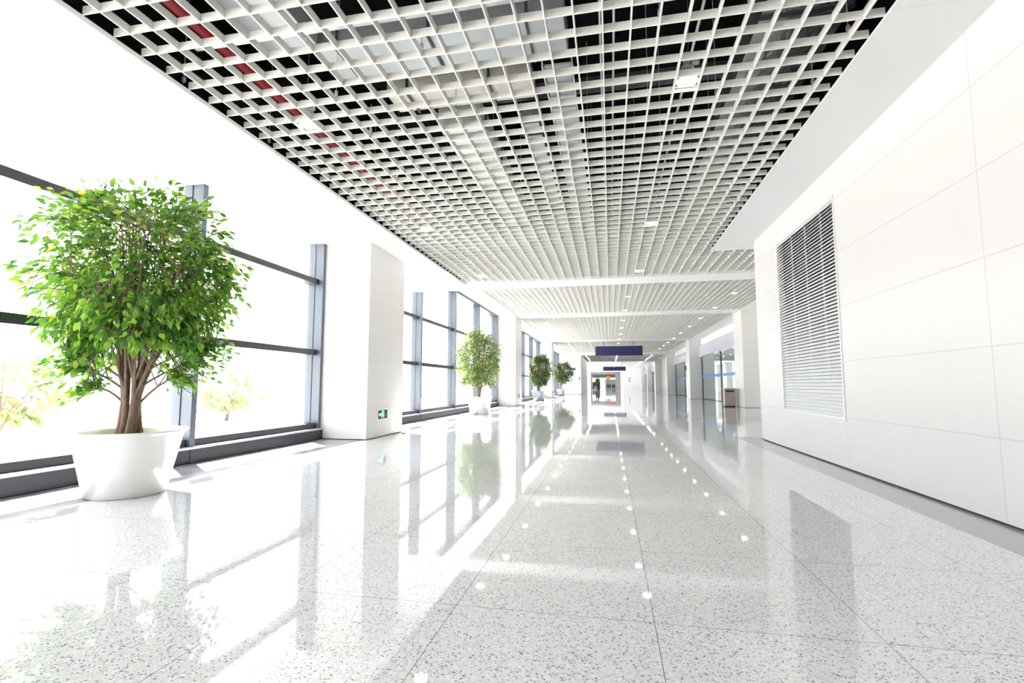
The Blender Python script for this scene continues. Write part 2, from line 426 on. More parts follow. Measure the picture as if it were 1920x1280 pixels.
window(3, 30.0, 46.0, (30.3, 33.4, 37.3, 41.4, 45.7), HIGH-0.03)
window(4, 48.0, 63.6, (48.3, 52.0, 55.9, 59.6, 63.4), HIGH-0.03)
# cross wall and narrower passage beyond the last window
sbox('wall_front', M['white'], -6.9, -3.65, 63.6, 64.2, 0.02, HIGH+0.2, kind='structure')
sbox('baseboard_left', M['gap'], -6.9, -3.66, 63.61, 64.2, 0, 0.02, kind='structure')
sbox('wall_left', M['grey_wall2'], -3.95, -3.65, 64.2, 81.2, 0, 5.4, kind='structure')
sbox('wall_left', M['white'], -6.9, -3.95, 80.6, 81.2, 0, 6, kind='structure')

# ------------------------------------------------------------------ right side shopfronts
def storefront(n, y0, y1, band=True, zt=3.7):
    e = empty('door_%d' % n, (0, 0, 0), kind='structure')
    gp = mark(e, 'glass_panel', M['shop_glass'], 8.05, 8.065, y0, y1, 0.02, zt)
    k = 0; y = y1-0.05
    while y > y0:
        mark(e, 'glazing_post', M['frame2'], 8.0, 8.1, y-0.06, y, 0.0, zt); y -= 7.6
    mark(e, 'base_rail', M['gap'], 8.0, 8.09, y0, y1, 0, 0.03)
    if band: mark(gp, 'blue_band', M['band'], 8.035, 8.045, y0, y1-0.06, 1.86, 2.08)
    mark(e, 'fascia', M['fascia'], 7.82, 8.1, y0, y1, zt, 4.68)
    mark(e, 'upper_wall', M['white'], 8.0, 8.2, y0, y1, 4.68, 6.4)
    return e
storefront(1, 30.05, 46.25)
storefront(2, 48.05, 64.2)
sbox('wall_right', M['white'], 8.0, 8.2, 12.0, 28.25, 0, 6.4, kind='structure')
sbox('wall_right', M['white'], 8.0, 8.2, 66.0, 80.7, 0, 6.4, kind='structure')
storefront(3, 82.5, 98.0, False)
storefront(4, 99.8, 116.0, False)
sbox('wall_right', M['white'], 8.0, 8.2, 117.8, 128, 0, 6.4, kind='structure')
# rooms behind the shopfront glass
r = MB(); r.box(13.2, 13.4, 28, 66, -0.1, 6.4); r.box(8.2, 13.4, 27.8, 28, -0.1, 6.4); r.box(8.2, 13.4, 65.8, 66, -0.1, 6.4)
r.box(8.2, 13.4, 28, 66, 3.75, 3.9); r.box(8.2, 13.4, 46.8, 47, 0, 3.75)
r.build('wall_right', plain('shop_interior', (0.45, 0.50, 0.48), 0.7), kind='structure')
r = MB(); r.box(9.2, 9.4, 81, 118, -0.1, 6.4)
r.build('wall_right', plain('shop_interior_far', (0.45, 0.50, 0.50), 0.7), kind='structure')
# white service doors in the wall beyond the second shopfront
e = empty('door_5', (0, 0, 0), kind='structure')
for y in (70.2, 73.6): mark(e, 'door_leaf', M['white'], 7.96, 8.0, y, y+1.4, 0.02, 2.9)
mark(e, 'door_frame', M['ledge'], 7.95, 8.0, 72.0, 73.2, 0, 3.0)

# ------------------------------------------------------------------ far rooms
sbox('ceiling', M['white'], -6.9, 8.2, 81.2, 165, 5.5, 5.7, kind='structure')
# long light coves of the far ceiling
for i, x in enumerate((-3.9, 1.0, 5.6)):
    lamp = emis('cove_lamp', (1, 1, 1), 0.5) if i == 0 else bpy.data.materials['cove_lamp']
    o = sbox('linear_ceiling_light', lamp, x-0.15, x+0.15, 86, 150, 5.46, 5.5)
    tag(o, 'long bright light strip on the far ceiling, %s of three' % ('leftmost', 'middle one', 'rightmost')[i], 'light', 'light strips on the far ceiling')
e = empty('window_5', (0, 0, 0), kind='structure')
mark(e, 'window_glass', M['glass'], -6.70, -6.69, 82, 165, 0.3, 5.2)
for y in range(82, 165, 8): mark(e, 'pier', M['white'], -6.8, -6.3, y, y+5.6, 0, 5.5)
sbox('wall_left', M['white'], -6.9, -6.6, 81.2, 165, 0, 0.3, kind='structure')
sbox('wall_left', M['white'], -6.9, -6.6, 81.2, 165, 5.2, 5.6, kind='structure')
sbox('wall_front', M['white'], 3.3, 8.2, 128, 128.4, 0, 5.6, kind='structure')
w = MB(); w.box(1.6, 4.6, 165, 165.6, 0, 5.6); w.box(-6.9, -5.7, 165, 165.6, 0, 5.6); w.box(-5.7, 1.6, 165, 165.6, 4.75, 5.6)
w.build('wall_front', M['grey_wall'], kind='structure')
sbox('trim_6', M['lintel'], -5.7, 1.6, 165.2, 166.2, 3.66, 4.75, kind='structure')
sbox('wall_right', M['white'], 3.3, 3.5, 128.4, 165, 0, 5.6, kind='structure')
for i, z in enumerate((2.95, 2.3)):
    o = MB().box(-0.16, 0.16, -0.04, 0.0, -0.17, 0.17).build('wall_plaque', M['lintel']); o.location = (4.76, 128, z)
    tag(o, 'tiny grey square plaque on the far white wall, %s of two' % ('upper', 'lower')[i], 'sign', 'plaques on the far white wall')
# things in the bright hall at the very end
e = empty('kiosk', (-3.5, 176, 0), 'dark boxy kiosk silhouetted on the left of the far doorway', 'kiosk')
m = MB(); m.box(-2.7, 0.1, -0.6, 0.6, 0.15, 2.4); m.build('counter', M['kiosk'], e, bevel=0.03)
m = MB(); m.box(-1.5, 0.0, -0.7, 0.5, 2.4, 3.5); m.build('canopy', M['kiosk'], e, bevel=0.15)
m = MB(); m.box(-0.9, -0.4, -0.5, 0.3, 3.5, 4.0); m.build('canopy_top', M['kiosk'], e, bevel=0.05)
m = MB(); m.box(-2.6, 0.0, -0.5, 0.5, 0, 0.15); m.build('plinth', M['gap'], e)
e = empty('hanging_banner', (-0.62, 163.5, 0), 'orange round-cornered banner hanging in front of the far doorway lintel', 'banner')
m = MB(); m.prism([(-0.75,-0.45),(-0.5,-0.62),(0.5,-0.62),(0.8,-0.3),(0.8,0.35),(0.5,0.62),(-0.4,0.62),(-0.75,0.3)], Matrix.Translation((0, 0, 3.5)) @ Matrix.Rotation(R(90), 4, 'X'), 0.08)
m.build('cloth', M['orange'], e)
for x in (-0.5, 0.5): MB().tube([(x, 0, 4.0), (x, 0, 5.5)], 0.02, 5).build('hanger', M['steel'], e)
sbox('ceiling', M['white'], -8, 8.2, 166.2, 205, 5.5, 5.6, kind='structure')
sbox('wall_left', M['grey_wall'], -8.2, -8, 166.2, 205, 0, 5.6, kind='structure')  # side walls and low end wall added to block sky light in this hall
sbox('wall_right', M['grey_wall'], 8, 8.2, 166.2, 205, 0, 5.6, kind='structure')
sbox('wall_front', M['white'], -8.2, 8.2, 204.8, 205, 0, 1.0, kind='structure')
e = empty('market_stall', (0.5, 196, 0), 'grey framed stall with pale green glazing behind the people at the far end', 'stall')
m = MB(); m.box(-2.4, 2.2, -0.1, 0.1, 3.0, 3.4); m.box(-2.4, -2.2, -0.1, 0.1, 0, 3.0); m.box(2.0, 2.2, -0.1, 0.1, 0, 3.0)
m.build('frame', plain('stall_grey', (0.25, 0.27, 0.28), 0.5), e)
MB().box(-2.2, 2.0, 0, 0.05, 0.0, 3.0).build('glazing', plain('stall_pane', (0.45, 0.62, 0.62), 0.3), e)

def person(loc, rz, top, bottom, label, stride=0.15):
    e = empty('person', loc, label, 'person', rz=rz)
    V, E, Rr = [], [], []
    def add(p, r, par=None):
        V.append(p); Rr.append(r)
        if par is not None: E.append((par, len(V)-1))
        return len(V)-1
    pel = add((0, 0, 0.95), 0.15); ch = add((0, 0, 1.22), 0.16, pel); sh = add((0, 0, 1.42), 0.13, ch)
    nk = add((0, 0.01, 1.52), 0.055, sh); hd = add((0, 0.02, 1.62), 0.09, nk); tp = add((0, 0.02, 1.72), 0.075, hd)
    for s in (-1, 1):
        hp = add((s*0.1, 0, 0.88), 0.10, pel); kn = add((s*0.11, s*stride*0.5+0.03, 0.5), 0.065, hp)
        an = add((s*0.11, s*stride, 0.09), 0.042, kn); add((s*0.12, s*stride+0.14, 0.035), 0.035, an)
        sl = add((s*0.18, 0, 1.40), 0.06, sh); el = add((s*0.24, -s*0.05, 1.13), 0.045, sl)
        wr = add((s*0.25, 0.05-s*0.08, 0.88), 0.032, el); add((s*0.25, 0.08-s*0.08, 0.78), 0.03, wr)
    me = bpy.data.meshes.new('body'); me.from_pydata(V, E, []); me.update()
    o = bpy.data.objects.new('body', me); C.objects.link(o); o.parent = e
    for i, mm in enumerate((M['skin'],)): me.materials.append(mm)
    sk = o.modifiers.new('skin', 'SKIN')
    for i, sv in enumerate(me.skin_vertices[0].data):
        sv.radius = (Rr[i], Rr[i]); sv.use_root = (i == 0)
    o.modifiers.new('sub', 'SUBSURF').levels = 2; o.modifiers['sub'].render_levels = 2
    # clothes follow the body
    m = MB(); m.tube([(0,0,0.88),(0,0,1.05),(0,0,1.25),(0,0,1.42),(0,0.005,1.47)], [0.185,0.175,0.19,0.17,0.08], 12)
    for s in (-1, 1): m.tube([(s*0.13,0,1.42),(s*0.24,-s*0.05,1.13),(s*0.25,0.05-s*0.08,0.92)], [0.085,0.065,0.05], 9)
    m.build('jacket', top, e, smooth=True)
    m = MB()
    for s in (-1, 1): m.tube([(s*0.08,0,0.97),(s*0.1,0,0.86),(s*0.11,s*stride*0.5+0.03,0.5),(s*0.11,s*stride,0.12)], [0.12,0.12,0.085,0.07], 10)
    m.build('trousers', bottom, e, smooth=True)
    m = MB(); m.lathe([(0.105,1.60),(0.112,1.68),(0.10,1.76),(0.06,1.81),(0.01,1.825)], 0, 0, 14, False)
    m.build('hair', M['hair'], e, smooth=True)
    return e
for x, y, rz, a, b, lab, st in (
    (-0.9, 186, 0.3, M['cloth_dark'], M['cloth_dark'], 'person in dark clothes standing in the far doorway, leftmost figure', 0.06),
    (-0.15, 187, 3.0, M['cloth_dark'], M['cloth_dark'], 'person in dark clothes walking in the middle of the far doorway', 0.2),
    (0.95, 186, 3.3, M['cloth_maroon'], M['cloth_dark'], 'person in a maroon top near the right edge of the far doorway', 0.14),
    (1.6, 188, 0.2, M['cloth_dark'], M['cloth_dark'], 'person in dark clothes at the right edge of the far doorway', 0.1)):
    person((x, y, 0), rz, a, b, lab, st)
# tall thin posts / queue column left of the people
o = MB().lathe([(0.16, 0), (0.14, 0.05), (0.12, 2.2), (0.14, 2.25)], 0, 0, 12, True, True).build('post', M['cloth_pale']); o.location = (-2.2, 186, 0)
tag(o, 'beige post standing left of the people in the far doorway', 'post')

# ------------------------------------------------------------------ louvre vent
e = empty('louver_vent', (X0, (LY0+LY1)/2, LZ0), 'tall metal louvre grille with white horizontal slats set in the right wall', 'vent')
hy = (LY1-LY0)/2; H = LZ1-LZ0
m = MB(); m.box(-0.012, 0.10, -hy-0.004, -hy+0.028, -0.03, H+0.02)
m.box(-0.006, 0.10, hy-0.028, hy, 0, H); m.box(-0.006, 0.10, -hy, hy, H-0.03, H); m.box(-0.006, 0.10, -hy, hy, 0, 0.03)
m.build('frame', plain('louvre_frame_metal', (0.72, 0.75, 0.75), 0.35, 0.3), e, bevel=0.002)
m = MB(); n = 58
for i in range(n):
    z = 0.03+(H-0.06)*(i+0.5)/n
    m.boxm(Matrix.Translation((0.03, 0, z)) @ Matrix.Rotation(R(-41), 4, 'Y'), 0.074, 2*hy-0.05, 0.006)
m.build('slats', plain('louvre_slat_white', (0.92, 0.93, 0.95), 0.4), e)
for y in (-hy*0.5, 0, hy*0.5): MB().box(0.055, 0.075, y-0.012, y+0.012, 0.02, H-0.02).build('stiffener', M['ledge'], e)
MB().box(0.12, 0.15, -hy, hy, 0, H).build('backing', plain('louvre_backing', (0.06, 0.06, 0.065), 0.7), e)

# ------------------------------------------------------------------ lights
def lamp(x, y, z, label, group, detail=True, lens='lens'):
    e = empty('ceiling_light', (x, y, z), label, 'light', group)
    m = MB(); m.lathe([(0.113, 0.0), (0.118, 0.02), (0.10, 0.10), (0.075, 0.16), (0.03, 0.18)], 0, 0, 28, False, True)
    m.build('housing', M['lampmetal'], e, smooth=True)
    MB().lathe([(0.002, 0.004), (0.105, 0.006), (0.113, 0.012)], 0, 0, 28, True).build('lens', M[lens], e)
    for y in (0.09, -0.113): MB().box(-0.115, 0.115, y, y+0.023, 0.0, 0.004).build('trim_plate', M['lampmetal'], e)
    if detail:
        MB().box(-0.05, 0.03, -0.11, -0.03, 0.18, 0.27).build('gear_box', M['lampmetal'], e)
        MB().box(0.04, 0.12, -0.10, -0.04, 0.15, 0.26).build('junction_box', M['lampmetal'], e)
        MB().tube([(0.0, -0.07, 0.27), (0.02, -0.07, 0.42), (0.02, -0.07, 1.9)], 0.006, 6).build('cable', M['steel'], e)
    return e
ordn = ['first', 'second', 'third', 'fourth', 'fifth', 'sixth', 'seventh', 'eighth', 'ninth', 'tenth', 'eleventh', 'twelfth']
def cell(v, o, p): return o + (math.floor((v-o)/p)+0.5)*p
rows_near = {'left': (-3.82, (5.51, 9.73, 14.2)), 'centre': (0.84, (5.49, 10.3, 14.4))}
for nm, (x, ys) in rows_near.items():
    for i, y in enumerate(ys):
        lamp(cell(x, -4.39, 0.2575), cell(y, 3.295, 0.283), LOW+0.035,
             'bright round downlight above the near ceiling grid, %s from the viewer in its %s row' % (ordn[i], nm), 'downlights of the near ceiling')
for nm, x in (('left', -3.92), ('centre', 0.93), ('right', 5.45)):
    for i in range(10):
        y = 18.9+4.3*i if i else 18.9
        if any(a-0.2 < y < b+0.2 for a, b in ((28.1, 29.4), (45.3, 46.5))): y += 1.3
        lamp(cell(x, -4.39, 0.2575), cell(y, 3.295, 0.283), HIGH+0.004 if y > 29 else HIGH+0.02,
             'small recessed downlight in the higher far ceiling, %s along the %s row' % (ordn[i], nm), 'downlights of the far ceiling', False)
for nm, x in (('left', -3.1), ('centre', 0.93), ('right', 5.45)):
    for i, y in enumerate((67, 71, 75, 78.5)):
        lamp(x, y, 5.1, 'tiny downlight in the lowered passage ceiling, %s along its %s row' % (ordn[i], nm), 'downlights of the lowered passage', False, 'lens_strong')

# ------------------------------------------------------------------ services above the near grid
def thing(m, name, mat, label, cat, group=None, smooth=False, bevel=0):
    o = m.build(name, mat, smooth=smooth, bevel=bevel); return tag(o, label, cat, group)
def duct_y(x0, x1, y0, y1, z0, z1, mat, label, flanges=1.2):
    cx = (x0+x1)/2
    e = empty('air_duct', (cx, y0, z0), label, 'duct')
    cs = MB().box(x0-cx, x1-cx, 0, y1-y0, 0, z1-z0).build('casing', mat, e, bevel=0.01)
    y = 0.3
    while y < y1-y0:
        MB().box(x0-cx-0.03, x1-cx+0.03, y, y+0.03, -0.03, z1-z0+0.03).build('flange', M['steel'], cs); y += flanges
    return e
def duct_x(x0, x1, y0, y1, z0, z1, mat, label, side=None, flanges=1.2):
    cy = (y0+y1)/2
    e = empty('air_duct', (x0, cy, z0), label, 'duct')
    cs = MB().box(0, x1-x0, y0-cy, y1-cy, 0, z1-z0).build('casing', mat, e, bevel=0.01)
    x = 0.3
    while x < x1-x0:
        MB().box(x, x+0.03, y0-cy-0.03, y1-cy+0.03, -0.03, z1-z0+0.03).build('flange', M['steel'], cs); x += flanges
    return e
duct_x(-3.6, -0.45, 5.28, 5.95, 5.40, 5.75, M['galv'], 'wide galvanised duct crossing above the grid near the top of the picture')
duct_x(-3.1, -1.0, 6.28, 6.75, 5.38, 5.70, M['cream'], 'cream wrapped duct crossing just beyond the wide galvanised one')
duct_y(-4.22, -3.45, 2.6, 5.1, 5.35, 5.65, M['galv'], 'grey duct running lengthwise above the upper left of the grid')
duct_y(-2.65, -1.95, 7.2, 14.4, 5.35, 5.75, M['ductwhite'], 'white crinkly wrapped duct running lengthwise left of the cable tray')
duct_y(-1.35, -1.05, 7.5, 14.4, 5.4, 5.7, M['galv'], 'narrow pale duct running lengthwise beside the cable tray')
duct_y(1.78, 2.75, 3.2, 14.4, 5.45, 5.85, M['foil'], 'foil covered duct running lengthwise above the right side of the grid', 2.3)
# cable tray with rungs
e = empty('cable_tray', (-0.6, 5.95, 5.28), 'pale blue-grey ladder cable tray running lengthwise above the middle of the grid', 'tray')
for x in (-0.2, 0.18): MB().box(x, x+0.02, 0, 8.7, 0, 0.08).build('rail', M['steel2'], e)
for i in range(29): MB().box(-0.18, 0.18, 0.1+i*0.3, 0.14+i*0.3, 0, 0.03).build('rung', M['steel2'], e)
MB().box(-0.17, 0.17, 0.05, 8.65, 0.03, 0.06).build('cover', M['galv'], e)
m = MB(); m.tube([(-4.40, 2.0, 5.14), (-4.40, 14.6, 5.14)], 0.062, 14)
thing(m, 'sprinkler_pipe', M['red'], 'thick red sprinkler pipe running lengthwise above the left of the grid', 'pipe', None, True)
m = MB(); m.tube([(-4.62, 3.0, 5.3), (-4.62, 14.6, 5.3)], 0.02, 8)
thing(m, 'conduit', M['steel'], 'dark conduit left of the red sprinkler pipe', 'pipe', None, True)
for x, lab in ((-0.05, 'left of the paired steel conduits above the grid centre'), (0.12, 'right of the paired steel conduits above the grid centre'),
               (0.98, 'single steel conduit beside the centre row of lights')):
    m = MB(); m.tube([(x, 3.0, 5.7 if x < 0.5 else 5.0), (x, 14.6, 5.7 if x < 0.5 else 5.0)], 0.016, 8)
    thing(m, 'conduit', M['steel2'], lab, 'pipe', None, True)
m = MB(); m.box(-4.3, 1.4, 4.16, 4.24, 4.78, 4.82); m.box(-4.3, 1.4, 4.16, 4.165, 4.78, 4.85)
thing(m, 'steel_channel', M['steel2'], 'bright steel channel crossing just above the grid near the top of the picture', 'channel')
for y, z, x0, x1, lab in ((7.6, 5.9, -2.6, 2.4, 'dark steel beam crossing above the grid, nearest of the three'),
                          (9.9, 5.9, -4.5, 2.4, 'dark steel beam crossing above the grid, middle of the three'),
                          (12.7, 5.9, -4.5, 2.4, 'dark steel beam crossing above the grid, farthest of the three')):
    m = MB(); m.box(x0, x1, y-0.06, y+0.06, z, z+0.015); m.box(x0, x1, y-0.01, y+0.01, z, z+0.2); m.box(x0, x1, y-0.06, y+0.06, z+0.19, z+0.205)
    thing(m, 'steel_beam', M['steel'], lab, 'beam')
k = 0
for y in (3.4, 4.6, 5.9, 7.3, 8.8, 10.4, 12.2):
    for x in (-4.5, -3.2, -1.75, -0.3, 0.45, 1.45, 2.4):
        xx = -4.39+round((x+random.uniform(-.25, .25)+4.39)/0.2575)*0.2575
        yy = 3.295+round((y+random.uniform(-.4, .4)-3.295)/0.283)*0.283
        hit = any(a-.05 < xx < b+.05 and c_-.05 < yy < d_+.05 for a, b, c_, d_ in ((-3.6,-.45,5.28,5.95),(-3.1,-1,6.28,6.75),(-4.22,-3.45,2.6,5.1),(-4.52,-4.28,2,14.6),(-2.65,-1.95,7.2,14.4),(-1.35,-1.05,7.5,14.4),(1.78,2.75,3.2,14.4),(-.8,-.4,5.9,14.7)))
        m = MB(); m.tube([(0, 0, 0.0), (0, 0, 0.4 if hit else 1.92)], 0.004, 5); m.box(-0.014, 0.014, -0.014, 0.014, 0.02, 0.07)
        o = m.build('hanger_rod', M['steel2']); o.location = (xx, yy, LOW+0.08)
        tag(o, 'thin steel hanger rod holding up the near ceiling grid', 'rod', 'hanger rods of the ceiling grid')
        k += 1

# ------------------------------------------------------------------ hanging signs
def hsign(x, y, z0, z1, wdt, top, label):
    e = empty('hanging_sign', (x, y, z0), label, 'sign', 'dark blue hanging signs')
    h = z1-z0; hw = wdt/2
    MB().box(-hw+0.05, hw-0.05, -0.10, 0.10, 0.04, h-0.04).build('panel', M['navy'], e)
    m = MB(); m.box(-hw, hw, -0.11, 0.11, h-0.07, h); m.box(-hw, hw, -0.11, 0.11, 0, 0.05); m.box(-hw, -hw+0.06, -0.11, 0.11, 0, h); m.box(hw-0.06, hw, -0.11, 0.11, 0, h)
    m.build('frame', M['navy_edge'], e)
    for s in (-1, 1):
        MB().tube([(s*hw*0.62, 0, h), (s*hw*0.62, 0, top-z0)], 0.025, 8).build('hanger', M['steel'], e)
hsign(0.84, 46.9, 3.95, 4.85, 4.3, HIGH, 'large dark blue rectangular sign hanging from the ceiling, nearer of the two')
hsign(0.82, 95, 3.93, 4.71, 4.15, 5.5, 'smaller looking dark blue hanging sign deeper in the corridor')

# ------------------------------------------------------------------ wall fittings
def exit_sign(x, y, z, wd, ht, label):
    e = empty('exit_sign', (x, y, z), label, 'sign')
    # faces +X: local u along +Y, v along Z
    MB().box(0, 0.022, -wd/2, wd/2, -ht/2, ht/2).build('frame', plain('white_sign_frame', (0.85, 0.87, 0.85), 0.4), e, bevel=0.004)
    e = MB().box(0.022, 0.025, -wd/2+0.035, wd/2-0.035, -ht/2+0.03, ht/2-0.03).build('panel', M['sign_black'], e)
    T = Matrix(((0, 0, 1, 0.025), (1, 0, 0, 0), (0, 1, 0, 0), (0, 0, 0, 1)))
    m = MB(); m.prism([(-0.20, 0), (-0.145, 0.045), (-0.145, 0.018), (-0.085, 0.018), (-0.085, -0.018), (-0.145, -0.018), (-0.145, -0.045)], T, 0.002)
    m.build('arrow', M['sign_pale'], e)
    m = MB()   # door outline
    for b in ((-0.065, -0.050, -0.085, 0.085), (0.045, 0.060, -0.085, 0.085)):
        m.prism([(b[0], b[2]), (b[1], b[2]), (b[1], b[3]), (b[0], b[3])], T, 0.002)
    m.prism([(-0.065, 0.072), (0.06, 0.072), (0.06, 0.085), (-0.065, 0.085)], T, 0.002)
    m.build('door_symbol', M['sign_green'], e)
    m = MB()   # running figure
    m.prism([(0.012*math.cos(a)-0.008, 0.012*math.sin(a)+0.052) for a in [i*math.pi/5 for i in range(10)]], T, 0.002)
    m.prism([(-0.018, 0.036), (0.016, 0.034), (0.020, -0.008), (-0.008, -0.010)], T, 0.002)
    m.prism([(-0.018, 0.036), (-0.038, 0.006), (-0.028, 0.0), (-0.008, 0.026)], T, 0.002)
    m.prism([(0.012, 0.034), (0.038, 0.012), (0.032, 0.004), (0.010, 0.020)], T, 0.002)
    m.prism([(-0.008, -0.008), (-0.036, -0.036), (-0.034, -0.07), (-0.022, -0.07), (-0.020, -0.04), (0.006, -0.012)], T, 0.002)
    m.prism([(0.006, -0.010), (0.020, -0.008), (0.034, -0.04), (0.042, -0.072), (0.028, -0.072), (0.018, -0.042)], T, 0.002)
    m.build('running_figure', M['sign_green'], e)
    m = MB()
    for q in ((0.09, 0.14), (0.15, 0.20)):
        m.prism([(q[0], -0.04), (q[1], -0.04), (q[1], -0.026), (q[0], -0.026)], T, 0.002); m.prism([(q[0], 0.0), (q[1], 0.0), (q[1], 0.012), (q[0], 0.012)], T, 0.002)
        m.prism([(q[0]+.018, -0.05), (q[0]+.030, -0.05), (q[0]+.030, 0.03), (q[0]+.018, 0.03)], T, 0.002)
    m.build('lettering', plain('dim_green_lettering', (0.12, 0.26, 0.22), 0.5), e)
exit_sign(-5.29, 10.87, 0.52, 0.54, 0.26, 'small white framed exit sign with arrow and green running figure, low on the large pillar')
for x, y, z, lab in ((-5.36, 29.0, 0.56, 'small grey wall box low on the pillar behind the second potted tree'),
                     (-5.36, 47.0, 0.56, 'small grey wall box low on the pillar between the two small dark trees')):
    e = empty('wall_box', (x, y, z), lab, 'sign')
    MB().box(0, 0.02, -0.25, 0.25, -0.14, 0.14).build('frame', M['ledge'], e)
    MB().box(0.02, 0.024, -0.2, 0.2, -0.1, 0.1).build('panel', plain('grey_panel', (0.18, 0.19, 0.19), 0.3), e)
e = empty('wall_sign', (-4.6, 63.6, 3.25), 'small dark sign high on the white cross wall beside the farthest small tree', 'sign')
MB().box(-0.35, 0.25, -0.08, 0.0, -0.14, 0.14).build('panel', plain('dark_sign', (0.06, 0.08, 0.07), 0.4), e)
MB().box(-0.37, 0.27, -0.06, 0.0, -0.16, 0.16).build('frame', M['ledge'], e)
e = empty('intercom', (-3.85, 63.62, 2.05), 'small dark intercom box at the edge of the white cross wall', 'intercom')
cs = MB().box(-0.07, 0.07, -0.06, 0, -0.2, 0.2).build('casing', M['steel'], e, bevel=0.01)
MB().box(-0.05, 0.05, -0.066, -0.058, -0.02, 0.15).build('screen', M['gap'], cs)

# bin in front of the right pillar
e = empty('litter_bin', (6.52, 29.55, 0), 'brown-grey brushed steel litter bin beside the right pillar', 'bin')
bb = MB().box(-0.28, 0.28, -0.22, 0.22, 0.06, 1.0).build('body', M['bin'], e, bevel=0.02)
MB().box(-0.29, 0.29, -0.23, 0.23, 1.0, 1.06).build('lid', M['bin_side'], e, bevel=0.01)
MB().box(-0.26, 0.26, -0.20, 0.20, 0.0, 0.06).build('plinth', M['gap'], e)
MB().box(-0.20, 0.20, -0.225, -0.218, 0.82, 0.93).build('slot', M['gap'], bb)
MB().box(0.28, 0.42, -0.16, 0.2, 0.0, 1.02).build('ashtray_column', M['bin_side'], e, bevel=0.02)

